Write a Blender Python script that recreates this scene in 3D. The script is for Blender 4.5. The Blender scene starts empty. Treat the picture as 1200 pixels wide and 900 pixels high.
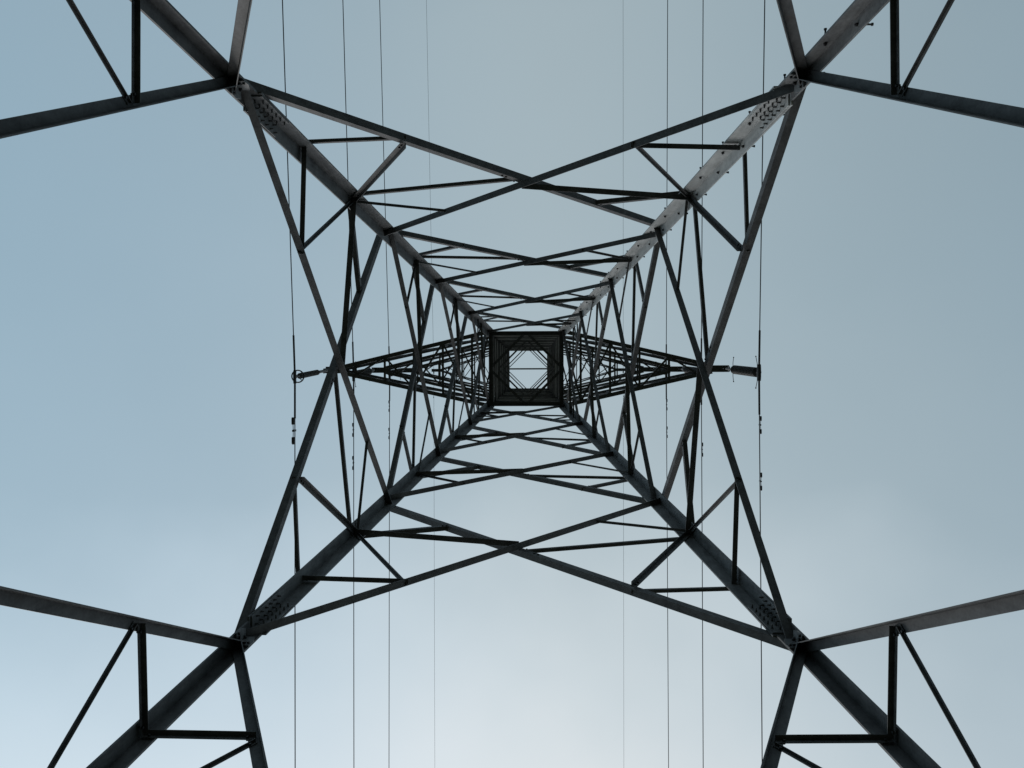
import bpy, bmesh, math, random
from mathutils import Vector, Matrix
random.seed(7)
SC = bpy.context.scene
COL = SC.collection
RAD = math.radians

# ------------------------------------------------------------------ camera
EYE = 1.6                                   # camera height above the grass
def rx(a): return Matrix(((1,0,0),(0,math.cos(a),-math.sin(a)),(0,math.sin(a),math.cos(a))))
def ry(a): return Matrix(((math.cos(a),0,math.sin(a)),(0,1,0),(-math.sin(a),0,math.cos(a))))
def rz(a): return Matrix(((math.cos(a),-math.sin(a),0),(math.sin(a),math.cos(a),0),(0,0,1)))
RC = rx(.0157) @ ry(.0230) @ rz(-.0035)     # world -> view (x right, y down, z forward)
RT = RC.transposed()
cam = bpy.data.cameras.new('camera')
cam.sensor_width = 36.0
cam.lens = 36.0 * 970.0 / 1200.0
cam.clip_start = .05
cam.clip_end = 6000
camo = bpy.data.objects.new('camera', cam)
COL.objects.link(camo)
m3 = Matrix((RT @ Vector((1,0,0)), RT @ Vector((0,-1,0)), RT @ Vector((0,0,-1)))).transposed()
camo.matrix_world = Matrix.Translation((.1404, .07, EYE)) @ m3.to_4x4()
SC.camera = camo

# ------------------------------------------------------------------ sky, sun, exposure
SUN_AZ = Vector((-.62, .78))                # towards the sun, on the ground plane
SUN_EL = RAD(42)
w = bpy.data.worlds.new('World')
SC.world = w
w.use_nodes = True
nt = w.node_tree
nt.nodes.clear()
N, L = nt.nodes, nt.links
out = N.new('ShaderNodeOutputWorld'); bg = N.new('ShaderNodeBackground')
bg.inputs['Strength'].default_value = .1
sky = N.new('ShaderNodeTexSky')
sky.sky_type = 'NISHITA'; sky.sun_disc = False
sky.sun_elevation = SUN_EL
sky.sun_rotation = math.atan2(SUN_AZ.x, SUN_AZ.y)
sky.air_density = 1.0; sky.dust_density = 2.0; sky.ozone_density = 1.0
tc = N.new('ShaderNodeTexCoord')
# thin overcast: a cloud sheet whose brightness grows towards the hidden sun
def vdot(vec):
    d = N.new('ShaderNodeVectorMath'); d.operation = 'DOT_PRODUCT'
    L.new(tc.outputs['Generated'], d.inputs[0]); d.inputs[1].default_value = vec
    return d.outputs['Value']
def math_node(op, a, b=None, clamp=False):
    n = N.new('ShaderNodeMath'); n.operation = op; n.use_clamp = clamp
    for i, v in enumerate((a, b)):
        if v is None: continue
        if isinstance(v, (int, float)): n.inputs[i].default_value = v
        else: L.new(v, n.inputs[i])
    return n.outputs[0]
noise = N.new('ShaderNodeTexNoise'); noise.inputs['Scale'].default_value = 3.1
noise.inputs['Detail'].default_value = 4.5; noise.inputs['Roughness'].default_value = .45
L.new(tc.outputs['Generated'], noise.inputs['Vector'])
g = math_node('ADD', vdot((-.04, .9, 0)), math_node('MULTIPLY', math_node('SUBTRACT', noise.outputs['Fac'], .5), .32))
ramp = N.new('ShaderNodeValToRGB')
cr = ramp.color_ramp
STOPS = [(-.60, (.270,.365,.420)), (-.36, (.330,.428,.477)), (-.10, (.352,.456,.510)), (.12, (.400,.502,.554)), (.30, (.558,.652,.700)), (.42, (.668,.742,.778)), (.75, (.85,.88,.90))]
while len(cr.elements) < len(STOPS): cr.elements.new(.5)
for e, (p, c) in zip(cr.elements, STOPS):
    e.position = (p + 1) / 2; e.color = (*c, 1)
L.new(math_node('MULTIPLY', math_node('ADD', g, 1.0), .5), ramp.inputs['Fac'])
cloud = N.new('ShaderNodeVectorMath'); cloud.operation = 'SCALE'
cloud.inputs['Scale'].default_value = 12.85
L.new(ramp.outputs['Color'], cloud.inputs[0])
# the cloud sheet is bluer and a little thinner out to the sides
side = vdot((1, -.05, 0))
tint = N.new('ShaderNodeValToRGB'); tr = tint.color_ramp
TS = [(-.62, (.83,.95,1.03)), (-.45, (.90,.98,1.05)), (-.25, (.98,1.02,1.06)), (-.04, (1.16,1.11,1.08)), (.12, (1.14,1.09,1.06)), (.30, (.97,.97,.97)), (.46, (.90,.91,.92)), (.62, (.78,.84,.88))]
tr.interpolation = 'B_SPLINE'
while len(tr.elements) < len(TS): tr.elements.new(.5)
for e, (p, c) in zip(tr.elements, TS):
    e.position = (p + 1) / 2; e.color = (c[0]*.8, c[1]*.8, c[2]*.8, 1)
L.new(math_node('MULTIPLY', math_node('ADD', side, 1.0), .5), tint.inputs['Fac'])
tm = N.new('ShaderNodeVectorMath'); tm.operation = 'MULTIPLY'
L.new(cloud.outputs['Vector'], tm.inputs[0]); L.new(tint.outputs['Color'], tm.inputs[1])
mix = N.new('ShaderNodeMix'); mix.data_type = 'RGBA'
mix.inputs['Factor'].default_value = .90
L.new(sky.outputs['Color'], mix.inputs['A']); L.new(tm.outputs['Vector'], mix.inputs['B'])
L.new(mix.outputs['Result'], bg.inputs['Color']); L.new(bg.outputs[0], out.inputs['Surface'])

sl = bpy.data.lights.new('sun', 'SUN'); sl.energy = 1.0; sl.angle = RAD(14); sl.color = (1, .97, .94)
so = bpy.data.objects.new('sun', sl); COL.objects.link(so)
sdir = Vector((SUN_AZ.x*math.cos(SUN_EL), SUN_AZ.y*math.cos(SUN_EL), math.sin(SUN_EL)))
so.rotation_euler = sdir.to_track_quat('Z', 'Y').to_euler()
so.location = sdir * 200
vs = SC.view_settings
vs.view_transform = 'Standard'; vs.look = 'None'; vs.gamma = 1; vs.exposure = 0; vs.use_curve_mapping = False

# ------------------------------------------------------------------ materials
def steel(name, c1, c2, rough=.66, metal=.12, scale=5.0, rust=.5):
    m = bpy.data.materials.new(name); m.use_nodes = True
    t = m.node_tree; b = t.nodes['Principled BSDF']
    geo = t.nodes.new('ShaderNodeNewGeometry')
    n1 = t.nodes.new('ShaderNodeTexNoise'); n1.inputs['Scale'].default_value = scale
    n1.inputs['Detail'].default_value = 6; n1.inputs['Roughness'].default_value = .65
    n2 = t.nodes.new('ShaderNodeTexNoise'); n2.inputs['Scale'].default_value = scale*9
    n2.inputs['Detail'].default_value = 3
    # long weathering streaks: stretched noise
    mp = t.nodes.new('ShaderNodeMapping'); mp.inputs['Scale'].default_value = (9, 9, .35)
    n3 = t.nodes.new('ShaderNodeTexNoise'); n3.inputs['Scale'].default_value = 1.6; n3.inputs['Detail'].default_value = 4
    t.links.new(geo.outputs['Position'], n1.inputs['Vector']); t.links.new(geo.outputs['Position'], n2.inputs['Vector'])
    t.links.new(geo.outputs['Position'], mp.inputs['Vector']); t.links.new(mp.outputs[0], n3.inputs['Vector'])
    def mn(op, a, bb):
        n = t.nodes.new('ShaderNodeMath'); n.operation = op
        for i, v in enumerate((a, bb)):
            if isinstance(v, (int, float)): n.inputs[i].default_value = v
            else: t.links.new(v, n.inputs[i])
        return n.outputs[0]
    s = mn('ADD', mn('MULTIPLY', n1.outputs['Fac'], .45), mn('ADD', mn('MULTIPLY', n2.outputs['Fac'], .2), mn('MULTIPLY', n3.outputs['Fac'], .35)))
    r = t.nodes.new('ShaderNodeValToRGB')
    r.color_ramp.elements[0].position = .34; r.color_ramp.elements[0].color = (*c1, 1)
    r.color_ramp.elements[1].position = .66; r.color_ramp.elements[1].color = (*c2, 1)
    t.links.new(s, r.inputs['Fac'])
    n4 = t.nodes.new('ShaderNodeTexNoise'); n4.inputs['Scale'].default_value = 2.3; n4.inputs['Detail'].default_value = 7; n4.inputs['Roughness'].default_value = .7
    t.links.new(geo.outputs['Position'], n4.inputs['Vector'])
    rm = t.nodes.new('ShaderNodeMapRange'); rm.inputs['From Min'].default_value = .60; rm.inputs['From Max'].default_value = .74; rm.inputs['To Max'].default_value = rust
    t.links.new(n4.outputs['Fac'], rm.inputs['Value'])
    mx = t.nodes.new('ShaderNodeMix'); mx.data_type = 'RGBA'
    mx.inputs['B'].default_value = (c1[0]*1.5+.012, c1[1]*1.05+.004, c1[2]*.8, 1)
    t.links.new(rm.outputs[0], mx.inputs['Factor']); t.links.new(r.outputs['Color'], mx.inputs['A'])
    t.links.new(mx.outputs['Result'], b.inputs['Base Color'])
    b.inputs['Roughness'].default_value = rough; b.inputs['Metallic'].default_value = metal
    bu = t.nodes.new('ShaderNodeBump'); bu.inputs['Strength'].default_value = .12; bu.inputs['Distance'].default_value = .004
    t.links.new(n2.outputs['Fac'], bu.inputs['Height']); t.links.new(bu.outputs[0], b.inputs['Normal'])
    return m
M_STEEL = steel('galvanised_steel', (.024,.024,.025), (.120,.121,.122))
M_LEG   = steel('leg_steel', (.044,.046,.048), (.185,.190,.193))
M_CAGE  = steel('cage_steel', (.30,.30,.30), (.46,.46,.455))
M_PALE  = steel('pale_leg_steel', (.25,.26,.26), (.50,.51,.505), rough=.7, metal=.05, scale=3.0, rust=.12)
M_DARK  = steel('dark_fittings', (.025,.025,.027), (.060,.060,.062), rough=.5, metal=.4)
M_GLASS = steel('brown_insulator_glaze', (.014,.012,.011), (.026,.022,.020), rough=.5, metal=0)
M_POLY  = steel('grey_polymer', (.045,.046,.050), (.075,.076,.080), rough=.6, metal=0)
M_WIRE  = steel('aluminium_wire', (.045,.043,.045), (.085,.080,.082), rough=.55, metal=.5)
M_CONC  = steel('concrete', (.24,.235,.22), (.36,.35,.33), rough=.9, metal=0, scale=2)
def grass_mat():
    m = bpy.data.materials.new('grass_ground'); m.use_nodes = True
    t = m.node_tree; b = t.nodes['Principled BSDF']
    geo = t.nodes.new('ShaderNodeNewGeometry'); n = t.nodes.new('ShaderNodeTexNoise')
    n.inputs['Scale'].default_value = .8; n.inputs['Detail'].default_value = 8
    r = t.nodes.new('ShaderNodeValToRGB')
    r.color_ramp.elements[0].position = .35; r.color_ramp.elements[0].color = (.024,.029,.015,1)
    r.color_ramp.elements[1].position = .68; r.color_ramp.elements[1].color = (.058,.060,.036,1)
    t.links.new(geo.outputs['Position'], n.inputs['Vector']); t.links.new(n.outputs['Fac'], r.inputs['Fac'])
    t.links.new(r.outputs[0], b.inputs['Base Color']); b.inputs['Roughness'].default_value = .95
    return m

# ------------------------------------------------------------------ helpers
def link_mesh(name, bm, mats, parent=None):
    me = bpy.data.meshes.new(name)
    bmesh.ops.recalc_face_normals(bm, faces=bm.faces[:])
    bm.to_mesh(me); bm.free()
    for m in (mats if isinstance(mats, (list, tuple)) else [mats]): me.materials.append(m)
    o = bpy.data.objects.new(name, me); COL.objects.link(o)
    if parent is not None: o.parent = parent
    return o
def empty(name, loc=(0,0,0)):
    o = bpy.data.objects.new(name, None); o.location = loc; o.empty_display_size = .3
    COL.objects.link(o); return o
def tag(o, label=None, cat=None, group=None, kind=None):
    if label: o['label'] = label
    if cat: o['category'] = cat
    if group: o['group'] = group
    if kind: o['kind'] = kind
    return o
def prism(bm, pts, p0, p1, ax, ay, mat=0):
    """extrude the 2D outline pts (in axes ax, ay) from p0 to p1"""
    a = [bm.verts.new(p0 + ax*x + ay*y) for x, y in pts]
    b = [bm.verts.new(p1 + ax*x + ay*y) for x, y in pts]
    n = len(pts); fs = [bm.faces.new(a), bm.faces.new(b[::-1])]
    for i in range(n):
        fs.append(bm.faces.new((a[i], b[i], b[(i+1) % n], a[(i+1) % n])))
    for f in fs: f.material_index = mat
def angle_bar(bm, p0, p1, nrm, w_, t_=None, s=1, b=1, lift=0.0, w2=None, mat=0):
    """L section: one flange in the plane square to nrm, the other along b*nrm; s = side of the in-plane flange"""
    t_ = t_ or max(.006, w_*.1); w2 = w2 or w_
    d = (p1 - p0).normalized(); nn = (nrm - d*nrm.dot(d)).normalized(); q = nn.cross(d).normalized()
    o = nn*lift - q*(s*w_*.38)
    pts = [(0,0),(w_*s,0),(w_*s,t_*b),(t_*s,t_*b),(t_*s,w2*b),(0,w2*b)]
    prism(bm, pts, p0 + o, p1 + o, q, nn, mat)
def rod(bm, p0, p1, r, seg=8, r1=None, mat=0):
    d = (p1 - p0).normalized()
    a = d.orthogonal().normalized(); c = d.cross(a); r1 = r if r1 is None else r1
    A = [bm.verts.new(p0 + (a*math.cos(6.28318*i/seg) + c*math.sin(6.28318*i/seg))*r) for i in range(seg)]
    B = [bm.verts.new(p1 + (a*math.cos(6.28318*i/seg) + c*math.sin(6.28318*i/seg))*r1) for i in range(seg)]
    fs = [bm.faces.new(A[::-1]), bm.faces.new(B)]
    for i in range(seg): fs.append(bm.faces.new((A[i], A[(i+1) % seg], B[(i+1) % seg], B[i])))
    for f in fs: f.material_index = mat
def tube(bm, pts, r, seg=6, closed=False):
    rings = []; n = len(pts)
    for i, p in enumerate(pts):
        if closed: d = pts[(i+1) % n] - pts[i-1]
        else: d = pts[min(i+1, n-1)] - pts[max(i-1, 0)]
        d.normalize()
        ref = Vector((0,0,1)) if abs(d.z) < .9 else Vector((1,0,0))
        a = d.cross(ref).normalized(); c = a.cross(d)
        rings.append([bm.verts.new(p + (a*math.cos(6.28318*k/seg) + c*math.sin(6.28318*k/seg))*r) for k in range(seg)])
    for i in range(n if closed else n-1):
        A, B = rings[i], rings[(i+1) % n]
        for k in range(seg): bm.faces.new((A[k], A[(k+1) % seg], B[(k+1) % seg], B[k]))
    if not closed: bm.faces.new(rings[0][::-1]); bm.faces.new(rings[-1])
def lathe(bm, base, axis, prof, seg=14, mat=0):
    a = axis.orthogonal().normalized(); c = axis.cross(a); rings = []
    for r, z in prof:
        rings.append([bm.verts.new(base + axis*z + (a*math.cos(6.28318*i/seg) + c*math.sin(6.28318*i/seg))*r) for i in range(seg)])
    fs = [bm.faces.new(rings[0][::-1]), bm.faces.new(rings[-1])]
    for A, B in zip(rings, rings[1:]):
        for k in range(seg): fs.append(bm.faces.new((A[k], A[(k+1) % seg], B[(k+1) % seg], B[k])))
    for f in fs: f.material_index = mat; f.smooth = True
def plate(bm, c, ax, ay, nn, hx, hy, t_, mat=0):
    prism(bm, [(-hx,-hy),(hx,-hy),(hx,hy),(-hx,hy)], c - nn*t_/2, c + nn*t_/2, ax, ay, mat)

# ------------------------------------------------------------------ ground
bm = bmesh.new()
gv = [[bm.verts.new(((i-12)*250, (j-12)*250, -.0)) for j in range(25)] for i in range(25)]
for i in range(24):
    for j in range(24): bm.faces.new((gv[i][j], gv[i+1][j], gv[i+1][j+1], gv[i][j+1]))
tag(link_mesh('ground', bm, grass_mat()), kind='structure')

# ------------------------------------------------------------------ the pylon
# heights h are measured from the eye; z = h + EYE
K, HA = .206, 34.4                       # width of the lower body: K*(HA-h)
HB, H0, H1, H2, H3, HW, HT = -EYE, 7.974, 13.252, 16.97, 20.72, 23.73, 42.2
M1, M2, M3, M4 = 11.505, 15.09, 18.775, 22.29
WW = K*(HA-HW)
def width(h): return K*(HA-h) if h <= HW else WW - .0075*(h-HW)
def corner(sx, sy, h): return Vector((sx*width(h)/2, sy*width(h)/2, h+EYE))
LEGW, LEGT = .186, .017
pylon = tag(empty('transmission_pylon'), 'tall dark grey steel lattice pylon seen from underneath, four tapering legs and crossarms', 'pylon')

def fp(k, u, h, inset=0.0):
    """point on face k (0 top of picture, 1 right, 2 bottom, 3 left); u in metres, left to right seen from inside"""
    y = -width(h)/2 + inset
    x = u
    for _ in range(k): x, y = -y, x
    return Vector((x, y, h+EYE))
def fn(k):                                # inward normal of face k
    v = Vector((0, 1, -K/2)).normalized()
    x, y = v.x, v.y
    for _ in range(k): x, y = -y, x
    return Vector((x, y, v.z))
def fnv(k):
    x, y = 0, 1
    for _ in range(k): x, y = -y, x
    return Vector((x, y, 0))

BARS = []     # (name, p0, p1, nrm, w, s, b, lift)
_j = [0]
def bar(name, p0, p1, nrm, w_, s=1, b=1, lift=0.0, ext=0.0):
    d = (p1-p0).normalized(); _j[0] += 1
    BARS.append((name, p0 - d*ext, p1 + d*ext, nrm, w_, s, b, lift + ((_j[0]*37) % 11)*.0006*b))

IN, OUT = LEGT+.002, -.002                # inner and outer side of the leg flanges
for k in range(4):
    n = fn(k)
    def P(u, h): return fp(k, u, h)
    def leg(side, h, inset=.045): return fp(k, side*(width(h)/2-inset), h)
    # -- bottom panel, seen only at the frame corners: K of heavy angles down to a beam
    apex = 1.9
    for sd in (-1, 1):
        a, b_ = leg(sd, H0-.05, .010), P(sd*(.13 if (k, sd) in ((3,-1),(1,1)) else .06), apex)
        bar('main_brace', a, b_, n, .092, s=-sd, b=1, lift=IN)
        q1 = a.lerp(b_, .280); hq = q1.z-EYE
        bar('strut', q1, leg(sd, hq+.02), n, .046, s=sd, b=1, lift=IN+.014)
        bar('strut', a.lerp(b_, .290), leg(sd, 4.62), n, .029, s=sd, b=1, lift=IN+.014)
        q2 = a.lerp(b_, .60)
        bar('strut', q2, leg(sd, q2.z-EYE), n, .07, s=sd, b=1, lift=IN+.014)
        bar('strut', q2, leg(sd, 4.69), n, .05, s=sd, b=1, lift=IN+.026)
    bar('horizontal_brace', leg(-1, apex-.1), leg(1, apex-.1), n, .11, s=1, b=1, lift=IN+.014)
    # -- four X panels
    for (ha, hb, hm, wd, wh, wr, i) in ((H0, H1, M1, .088, .066, .052, 1), (H1, H2, M2, .080, .062, .048, 2),
                                        (H2, H3, M3, .074, .056, .046, 3), (H3, HW, M4, .066, .050, .044, 4)):
        a0, a1 = leg(-1, ha+.14, .045), leg(1, hb-.12, .055)          # left foot to right head: outside the leg
        c0, c1 = leg(1, ha+.14, .045), leg(-1, hb-.12, .055)
        bar('diagonal_brace', a0, a1, n, wd, s=-1, b=-1, lift=OUT, ext=.05)
        bar('diagonal_brace', c0, c1, n, wd, s=1, b=1, lift=IN, ext=.05)
        wa, wb = width(ha), width(hb)
        fx = wa/(wa+wb); hx = ha + (hb-ha)*fx
        X = P(0, hx)
        # mid horizontals from the crossing to the legs
        bar('horizontal_brace', P(.02, hx), leg(1, hm-.05), n, wh*1.15, s=-1, b=1, lift=IN+.012)
        bar('horizontal_brace', P(-.02, hx), leg(-1, hm), n, wh*.72, s=1, b=-1, lift=OUT-.012)
        lo_l, lo_r = a0.lerp(X, .5), c0.lerp(X, .5); wr *= .9
        up_l, up_r = X.lerp(c1, .5), X.lerp(a1, .5)
        if i == 1:
            hl = lo_l.z-EYE
            bar('strut', lo_l, leg(-1, hl+.1), n, wr*.85, s=1, b=-1, lift=OUT-.024, ext=.05)
            bar('strut', lo_r, leg(1, hl+.1), n, wr*1.25, s=-1, b=1, lift=IN+.024, ext=.05)
            bar('strut', lo_l, leg(-1, hm-.03), n, wr*1.35, s=-1, b=1, lift=IN+.012, ext=.075)
            bar('strut', lo_r, leg(1, hm-.03), n, wr*.85, s=1, b=1, lift=IN+.012, ext=.05)
            bar('strut', up_l, leg(-1, hm+.04), n, wr*.85, s=1, b=1, lift=IN+.012, ext=.05)
            bar('strut', up_r, leg(1, hm+.10), n, wr*1.4, s=-1, b=-1, lift=OUT-.012, ext=.05)
        elif i < 4:
            bar('strut', lo_l, leg(-1, hm-.05), n, wr*1.55, s=-1, b=-1, lift=OUT-.012, ext=.05)
            bar('strut', lo_r, leg(1, hm-.03), n, wr*.8, s=1, b=1, lift=IN+.012, ext=.05)
            bar('strut', up_l, leg(-1, hm+.04), n, wr*.8, s=1, b=1, lift=IN+.012, ext=.05)
            bar('strut', up_r, leg(1, hm+.14), n, wr*1.5, s=-1, b=-1, lift=OUT-.012, ext=.05)
        else:
            hl = lo_l.z-EYE
            bar('strut', lo_l, leg(-1, hl+.06), n, wr*.8, s=1, b=-1, lift=OUT-.024, ext=.05)
            bar('strut', lo_r, leg(1, hl+.06), n, wr*.9, s=-1, b=1, lift=IN+.024, ext=.05)
            bar('strut', lo_l, leg(-1, hm-.03), n, wr*1.1, s=-1, b=-1, lift=OUT-.012, ext=.05)
            bar('strut', lo_r, leg(1, hm-.03), n, wr*.8, s=1, b=1, lift=IN+.012, ext=.05)
    bar('horizontal_brace', leg(-1, HW, .03), leg(1, HW, .03), n, .11, s=1, b=1, lift=IN+.012)

# -- the slender upper cage: short X panels, an angle at every level
ARMS = [24.5, 30.0, 35.5]
levels = []
h = HW + .75
step = .93
while h < HT - .2:
    levels.append(h); h += step; step *= 1.012
levels.append(HT)
for k in range(4):
    n = fnv(k)
    prev = HW
    for i, hl in enumerate(levels):
        last = i == len(levels)-1
        wI = (.060, .046, .068)[(i*5 + k) % 3]
        bar('cage_horizontal', fp(k, -width(hl)/2+.02, hl), fp(k, width(hl)/2-.02, hl), n, wI, s=1, b=1, lift=.012)
        wp, wn = width(prev), width(hl)
        if i % 2 == 0: bar('cage_diagonal', fp(k, -wp/2+.05, prev+.05), fp(k, wn/2-.05, hl-.05), n, .045, s=1, b=1, lift=.03)
        else:          bar('cage_diagonal', fp(k, wp/2-.05, prev+.05), fp(k, -wn/2+.05, hl-.05), n, .045, s=1, b=1, lift=.03)
        prev = hl

# -- plan bracing: diamonds at the waist and at each crossarm
UPV = Vector((0,0,1))
for hd, wd in ((HW+.12, .075), (29.6, .060), (35.1, .042), (39.6, .036)):
    r = width(hd)/2 - .03
    pts = [Vector((0,-r,hd+EYE)), Vector((r,0,hd+EYE)), Vector((0,r,hd+EYE)), Vector((-r,0,hd+EYE))]
    for i in range(4): bar('plan_brace', pts[i], pts[(i+1) % 4], UPV, wd, s=1, b=1, lift=.04)
r = width(HT)/2
bar('plan_brace', Vector((-r,-.05,HT+EYE)), Vector((r,-.05,HT+EYE)), UPV, .075, s=1, b=1, lift=.05)

# emit the bars: up to 95 of a name as single parts (those that show largest), the rest as one part
eye = Vector((.1404,.07,EYE))
def MAT_OF(name, b):
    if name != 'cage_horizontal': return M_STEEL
    return (M_CAGE, M_LEG, M_CAGE)[int(abs(b[1].z*7.3)) % 3]
by = {}
for b in BARS: by.setdefault(b[0], []).append(b)
for name, bl in by.items():
    bl.sort(key=lambda b: -(b[2]-b[1]).length*b[4]/max(.5, ((b[1]+b[2])/2-eye).length)**2)
    for b in bl[:96]:
        bm = bmesh.new(); angle_bar(bm, b[1], b[2], b[3], b[4], s=b[5], b=b[6], lift=b[7])
        if name in ('main_brace', 'diagonal_brace', 'horizontal_brace', 'strut') and b[1].z < 24:
            d_ = (b[2]-b[1]).normalized(); n_ = (b[3]-d_*b[3].dot(d_)).normalized(); q_ = n_.cross(d_)
            r_ = min(.016, .009+b[4]*.07)
            ends = [(b[1], d_), (b[2], -d_)] + ([((b[1]+b[2])/2, d_)] if name == 'diagonal_brace' else [])
            for p_, dd in ends:
                for kk in ((.07, .14) if b[4] > .06 else (.06,)):
                    c_ = p_ + dd*kk + q_*(b[5]*b[4]*.17) + n_*(b[7])
                    t_ = max(.006, b[4]*.1)*b[6]
                    rod(bm, c_ + n_*(t_+.0005*b[6]), c_ + n_*(t_+.016*b[6]), r_, 6, mat=1)
                    rod(bm, c_ - n_*.0005*b[6], c_ - n_*.014*b[6], r_, 6, mat=1)
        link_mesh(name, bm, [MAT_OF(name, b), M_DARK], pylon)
    if bl[96:]:
        bm = bmesh.new()
        for b in bl[96:]: angle_bar(bm, b[1], b[2], b[3], b[4], s=b[5], b=b[6], lift=b[7])
        tag(link_mesh(name, bm, M_STEEL, pylon), kind='stuff')

# -- legs with splice plates, step bolts and footings
HTL = HT + .1
for sx, sy in ((-1,-1),(1,-1),(1,1),(-1,1)):
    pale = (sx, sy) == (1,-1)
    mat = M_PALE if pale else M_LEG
    ix, iy = Vector((-sx,0,0)), Vector((0,-sy,0))
    bm = bmesh.new()
    W_, T_ = LEGW, LEGT
    pts = [(0,0),(W_,0),(W_,T_),(T_,T_),(T_,W_),(0,W_)]
    hs = [HB+.25, H0+.20, HW, HTL]
    secs = [(.146,.020), (LEGW,LEGT), (.160,.014)]
    for q_, (ha, hb, (W2, T2)) in enumerate(zip(hs, hs[1:], secs)):
        pts = [(0,0),(W2,0),(W2,T2),(T2,T2),(T2,W2),(0,W2)]
        prism(bm, pts, corner(sx, sy, ha), corner(sx, sy, hb), ix, iy, 1 if q_ == 0 else 0)
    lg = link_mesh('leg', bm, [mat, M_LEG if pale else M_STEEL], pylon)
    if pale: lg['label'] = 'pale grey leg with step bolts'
    # inner splice angle with its bolts, just above the lower joint
    bm = bmesh.new()
    c0, c1 = corner(sx, sy, H0+.23), corner(sx, sy, H0+.90)
    d = (c1-c0).normalized()
    so_ = (ix+iy)*(LEGT+.003)
    Ws, Ts = .158, .014
    prism(bm, [(0,0),(Ws,0),(Ws,Ts),(Ts,Ts),(Ts,Ws),(0,Ws)], c0+so_, c1+so_, ix, iy, 0)
    Ln = (c1-c0).length
    for fl, other in ((ix, iy), (iy, ix)):
        for r_ in range(6):
            for cc in (.055, .125):
                z_ = .07 + r_*(Ln-.14)/5 + (.03 if cc > .06 else 0)
                if z_ > Ln-.03: continue
                p = c0 + so_ + d*z_ + fl*cc + other*(Ts)
                rod(bm, p, p + other*.018, .0110, 6, mat=1)
                rod(bm, p + other*.0201, p + other*.038, .008, 6, mat=1)
    link_mesh('splice_plate', bm, [mat, M_STEEL], lg)
    # heavy joint gussets on both inner faces
    for fl, other in ((ix, iy), (iy, ix)):
        bm = bmesh.new()
        cg = corner(sx, sy, H0-.03) + fl*.112 + other*.034
        prism(bm, [(-.07,-.09),(.05,-.11),(.06,-.03),(.02,.09),(-.07,.09)], cg, cg+other*.012, fl, d, 0)
        for bx, bz in ((-.05,-.05),(-.05,.05),(.03,-.07)):
            p = cg + other*.012 + fl*bx + d*bz
            rod(bm, p, p+other*.02, .014, 6, mat=1)
        link_mesh('gusset_plate', bm, [M_LEG, M_DARK], lg)
    # concrete footing
    bm = bmesh.new()
    lathe(bm, Vector((corner(sx,sy,HB).x, corner(sx,sy,HB).y, -.2)), Vector((0,0,1)), [(.45,0),(.45,.35),(.40,.48),(.0,.50)], 20)
    link_mesh('footing', bm, M_CONC, lg)
    if pale:
        hh = 3.0; i = 0
        while hh < 44 and i < 96:
            fl, other = ((ix, iy), (iy, ix))[i % 2]
            c = corner(sx, sy, hh) + fl*((.085 if hh < H0+.2 else .110) if hh < HW else .09)
            bm = bmesh.new()
            rod(bm, c - other*.092, c + other*(LEGT+.028), .0085, 8)
            rod(bm, c - other*.106, c - other*.0921, .014, 8)
            rod(bm, c + other*(LEGT+.001), c + other*(LEGT+.020), .017, 6)
            link_mesh('step_bolt', bm, M_DARK, lg)
            hh += .43; i += 1

# -- crossarms
def make_arm(sd, h, hu, A, tip_dz, wc, wl, nst, tipw=.075):
    """arm on side sd, lower chords rooted at h, upper chords at hu, tip at |x|=A"""
    rl, ru = width(h)/2, width(hu)/2
    tip = Vector((sd*A, .02, h+EYE+tip_dz))
    bm = bmesh.new()
    LO, UP = {}, {}
    for e in (-1, 1):
        a = Vector((sd*rl, e*(rl-.01), h+EYE)); b = tip + Vector((-sd*.36, e*tipw, 0))
        u = Vector((sd*ru, e*(ru-.01), hu+EYE)); v = tip + Vector((-sd*.40, e*tipw*.9, .16))
        LO[e], UP[e] = (a, b), (u, v)
        angle_bar(bm, a, b, Vector((0,0,1)), wc, s=e*sd, b=1)
        angle_bar(bm, u, v, Vector((0,-e,0)), wc*.8, s=1, b=1)
    arm = link_mesh('crossarm', bm, M_STEEL, pylon)
    def piece(name, p, q, nrm, w_, s=1, lift=0):
        b_ = bmesh.new(); angle_bar(b_, p, q, nrm, w_, s=s, b=1, lift=lift); link_mesh(name, b_, M_STEEL, arm)
    up = Vector((0,0,1))
    ts = [.0] + [(i+.6)/(nst+.05) for i in range(nst)]
    ts = [min(t, .93) for t in ts]
    st = [{e: LO[e][0].lerp(LO[e][1], t) for e in (-1,1)} for t in ts]
    su = [{e: UP[e][0].lerp(UP[e][1], t) for e in (-1,1)} for t in ts]
    for i in range(len(ts)):
        if i: piece('cross_tie', st[i][-1], st[i][1], up, wl*1.25, s=sd, lift=.012)
        if i+1 < len(ts):
            e = 1 if i % 2 else -1
            piece('lacing_bar', st[i][e], st[i+1][-e], up, wl, lift=.024)
            for e2 in (-1, 1):
                nn = Vector((0,-e2,0))
                if i: piece('hanger_bar', st[i][e2], su[i][e2], nn, wl*.8, lift=.012)
                piece('lacing_bar', su[i][e2], st[i+1][e2], nn, wl*.9, lift=.02)
    # tip plates and the shackle link
    bm = bmesh.new()
    ax, ay = Vector((sd,0,0)), Vector((0,1,0))
    plate(bm, tip + Vector((-sd*.17,0,.012)), ax, ay, up, .31, tipw+.025, .014)
    plate(bm, tip + Vector((sd*.02,0,-.10)), ax, up, ay, .09, .12, .03)
    link_mesh('tip_plate', bm, [M_STEEL], arm)
    return tip
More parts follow.
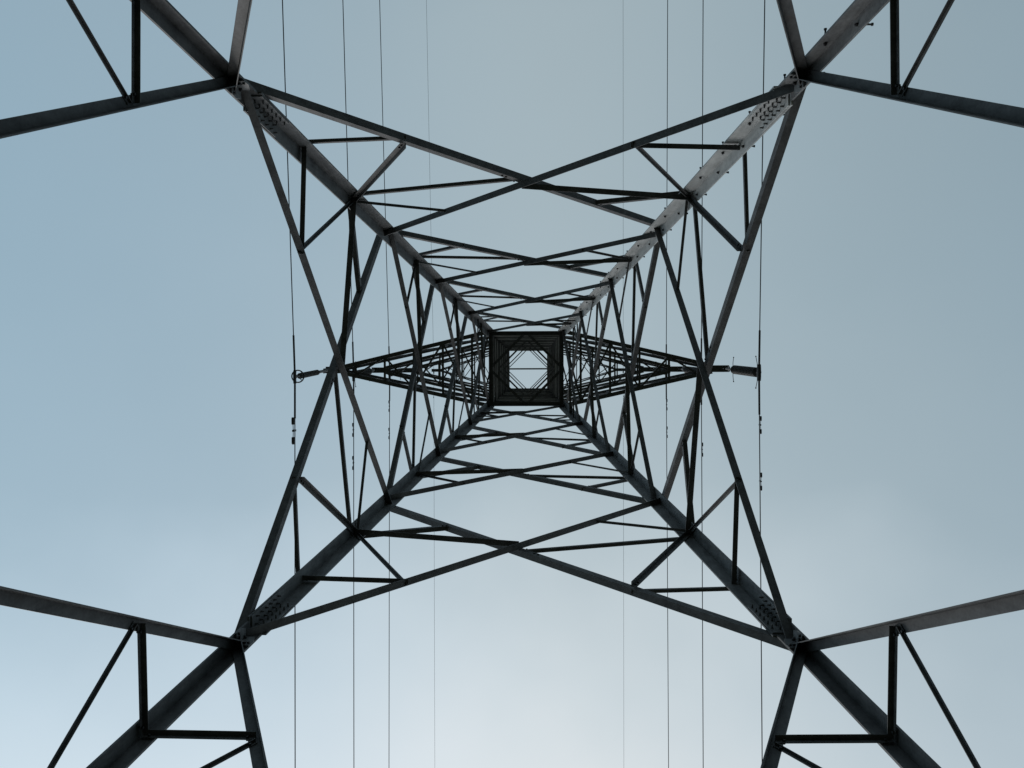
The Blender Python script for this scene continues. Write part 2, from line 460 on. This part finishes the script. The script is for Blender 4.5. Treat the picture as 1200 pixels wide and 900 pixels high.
COND = {0: (24.5, 5.83, 20.8), 1: (30.0, 5.52, 26.3), 2: (35.5, 5.31, 31.8)}
tips = {}
for i, (h, A, hc) in COND.items():
    for sd in (-1, 1):
        tips[sd, i] = make_arm(sd, h, h+2.0, A, 0, (.115,.105,.095)[i], (.055,.05,.045)[i], 5)
for sd in (-1, 1):
    tips[sd, 3] = make_arm(sd, 39.6, 42.1, 4.78, 2.4, .060, .034, 4, .05)

# ------------------------------------------------------------------ insulator strings
SWING = {(-1,0):.20, (1,0):.13, (-1,1):.17, (1,1):.11, (-1,2):.15, (1,2):.12}
LAB = ('lowest', 'middle', 'upper')
clamp = {}
def disc_string(sd, i, label):
    tip = tips[sd, i]; top = tip + Vector((0,0,-.20))
    end = Vector((sd*(COND[i][1]+.0), SWING[sd, i], COND[i][2]+EYE))
    clamp[sd, i] = end
    ax = (end-top).normalized(); Ln = (end-top).length
    root = tag(empty('insulator_string', top), label, 'insulator', 'insulator strings hanging from the crossarms')
    inv = -top
    def part(name, bm, m):
        o = link_mesh(name, bm, m, root); o.matrix_parent_inverse = Matrix.Translation(inv); return o
    bm = bmesh.new()
    side = Vector((0,1,0))
    rod(bm, top, top+ax*(Ln*.26), .028, 8)
    plate(bm, top+ax*.35, side, ax, side.cross(ax), .075, .10, .02)
    part('hanger_link', bm, M_STEEL)
    bm = bmesh.new(); n = 16; s0 = Ln*.27; pitch = (Ln*.68)/n
    prof = []
    for k in range(n):
        z0 = s0 + k*pitch
        prof += [(.045, z0), (.050, z0+pitch*.30), (.112, z0+pitch*.48), (.126, z0+pitch*.62), (.118, z0+pitch*.72), (.05, z0+pitch*.80)]
    prof.append((.03, s0+n*pitch))
    lathe(bm, top, ax, prof, 16)
    part('disc_stack', bm, M_GLASS)
    # arcing horns: thin rods along the line with ball ends
    for z_, r_ in ((Ln*.24, .34), (Ln*.955, .40)):
        for e in (-1, 1):
            bm = bmesh.new(); c = top + ax*z_
            pp = [c, c + side*e*r_*.55 + ax*(-.01), c + side*e*r_ + ax*(.06 if z_ < Ln/2 else -.14)]
            tube(bm, pp, .0085, 6)
            bmesh.ops.create_icosphere(bm, subdivisions=1, radius=.021, matrix=Matrix.Translation(pp[-1]))
            part('arcing_horn', bm, M_DARK)
    bm = bmesh.new()
    rod(bm, end - ax*(Ln*.055), end + Vector((0,0,.03)), .035, 8)
    tube(bm, [end+Vector((0,-.20,.0)), end+Vector((0,-.1,-.02)), end+Vector((0,.1,-.02)), end+Vector((0,.20,.0))], .048, 8)
    plate(bm, end+Vector((0,0,.05)), side, Vector((0,0,1)), Vector((1,0,0)), .11, .07, .06)
    part('suspension_clamp', bm, M_DARK)
def polymer_string(sd, i, label):
    tip = tips[sd, i]; top = tip + Vector((0,0,-.20))
    end = Vector((sd*COND[i][1], SWING[sd, i], COND[i][2]+EYE)); clamp[sd, i] = end
    ax = (end-top).normalized(); Ln = (end-top).length
    root = tag(empty('insulator_string', top), label, 'insulator', 'insulator strings hanging from the crossarms')
    def part(name, bm, m):
        o = link_mesh(name, bm, m, root); o.matrix_parent_inverse = Matrix.Translation(-top); return o
    bm = bmesh.new(); rod(bm, top, top+ax*(Ln*.34), .042, 8)
    plate(bm, top+ax*.45, Vector((0,1,0)), ax, Vector((0,1,0)).cross(ax), .07, .14, .03)
    part('hanger_link', bm, M_STEEL)
    bm = bmesh.new(); n = 30; s0 = Ln*.35; pitch = Ln*.53/n; prof = []
    for k in range(n):
        z0 = s0+k*pitch; R_ = .078 if k % 2 else .066
        prof += [(.034, z0), (.034, z0+pitch*.35), (R_, z0+pitch*.55), (R_, z0+pitch*.66), (.034, z0+pitch*.8)]
    lathe(bm, top, ax, prof, 12); part('shed_stack', bm, M_POLY)
    bm = bmesh.new(); c = top+ax*(Ln*.925)
    a = ax.orthogonal().normalized(); b = ax.cross(a)
    tube(bm, [c+(a*math.cos(6.28318*q/32)+b*math.sin(6.28318*q/32))*.155 for q in range(32)], .017, 8, True)
    for q in (0, 1): 
        dd = (a, b)[q]; rod(bm, c-dd*.15, c+dd*.15, .011, 6)
    part('grading_ring', bm, M_DARK)
    bm = bmesh.new()
    rod(bm, top+ax*(Ln*.87), end+Vector((0,0,.03)), .026, 8)
    tube(bm, [end+Vector((0,-.16,.0)), end+Vector((0,-.08,-.02)), end+Vector((0,.08,-.02)), end+Vector((0,.16,.0))], .042, 8)
    part('suspension_clamp', bm, M_DARK)
for i in range(3):
    for sd in (-1, 1):
        where = ('left', 'right')[sd > 0]
        if sd < 0 and i == 0:
            polymer_string(sd, i, 'slim grey insulator with a round grading ring under the left tip of the lowest crossarm')
        else:
            disc_string(sd, i, 'dark ribbed disc insulator hanging under the %s tip of the %s crossarm' % (where, LAB[i]))
for sd in (-1, 1): clamp[sd, 3] = tips[sd, 3] + Vector((0, .05, -.20))

# ------------------------------------------------------------------ wires
DRIFT = {(-1,0):(-.0006,.001), (-1,1):(-.0038,0), (-1,2):(-.0063,-.0029), (-1,3):(-.0051,.0007),
         (1,0):(-.0098,.0015), (1,1):(-.0129,-.0007), (1,2):(-.0095,.001), (1,3):(-.0084,-.0026)}
def wire_pt(sd, i, s):
    """s metres along the line from the clamp (negative = towards the top of the picture)"""
    c = clamp[sd, i]; a = abs(s)
    if s < 0: dx, dz = DRIFT[sd, i][0]*a, -.09*a + .09/320*a*a
    else:     dx, dz = DRIFT[sd, i][1]*a, -.03*a + .03/130*a*a*.9
    return Vector((c.x+dx, c.y+s, c.z+dz))
DAMP = {(-1,0):(1.35,), (1,0):(1.30,2.70), (-1,1):(1.75,2.80), (1,1):(2.45,), (-1,2):(1.25,2.30), (1,2):(1.25,2.30), (-1,3):(1.2,), (1,3):(1.4,)}
SS = [-160,-130,-100,-80,-60,-50,-40,-32,-26,-20,-15,-11,-8,-5,-3,-1.5,-.6,0,.6,1.5,3,5,8,11,15,20,26,32,40,50,60,80,100,120]
WL = {(-1,0):'lowest left power line wire, farthest left, clipped under the insulator with the round ring',
      (1,0):'lowest right power line wire, farthest right, held by a dark ribbed insulator',
      (-1,1):'middle left power line wire, second from the left, two dampers near the pylon',
      (1,1):'middle right power line wire, second from the right, passing behind the lattice',
      (-1,2):'upper left power line wire, third from the left, under the third crossarm',
      (1,2):'upper right power line wire, third from the right, under the third crossarm',
      (-1,3):'faint thin earth wire at the top of the pylon, left one, nearest the lattice cage',
      (1,3):'faint thin earth wire at the top of the pylon, right one, nearest the lattice cage'}
for (sd, i), lab in WL.items():
    base = clamp[sd, i]
    earth = i == 3
    r = .0062 if earth else .0135
    bm = bmesh.new(); tube(bm, [wire_pt(sd, i, s) for s in SS], r, 8)
    wobj = link_mesh('earth_wire' if earth else 'conductor_wire', bm, M_WIRE)
    tag(wobj, lab, 'earth wire' if earth else 'power line', 'earth wires' if earth else 'power line conductors')
    if not earth:
        bm = bmesh.new(); tube(bm, [wire_pt(sd, i, s) for s in (-1.05,-.5,0,.5,1.05)], .026, 8)
        link_mesh('armour_rods', bm, M_WIRE, wobj)
    else:
        bm = bmesh.new(); rod(bm, base+Vector((0,0,.2)), base, .03, 8)
        tube(bm, [base+Vector((0,-.12,0)), base, base+Vector((0,.12,0))], .03, 8)
        link_mesh('wire_clamp', bm, M_DARK, wobj)
    for s in DAMP[sd, i]:
        k = .5 if earth else .72
        if (sd, i) == (-1, 0): k = 1.1
        c = wire_pt(sd, i, s)
        bm = bmesh.new()
        plate(bm, c+Vector((0,0,-.06*k)), Vector((0,1,0)), Vector((0,0,1)), Vector((1,0,0)), .022*k, .085*k, .05*k)
        m_ = c+Vector((0,0,-.13*k))
        tube(bm, [m_+Vector((0,-.25*k,-.03)), m_, m_+Vector((0,.25*k,-.03))], .009*k, 6)
        for e in (-1, 1):
            q = m_ + Vector((0, e*.14*k, -.02))
            lathe(bm, q, Vector((0,e,0)), [(.026*k,0),(.036*k,.02),(.036*k,.14*k),(.026*k,.17*k)], 10)
        link_mesh('vibration_damper', bm, M_DARK, wobj)
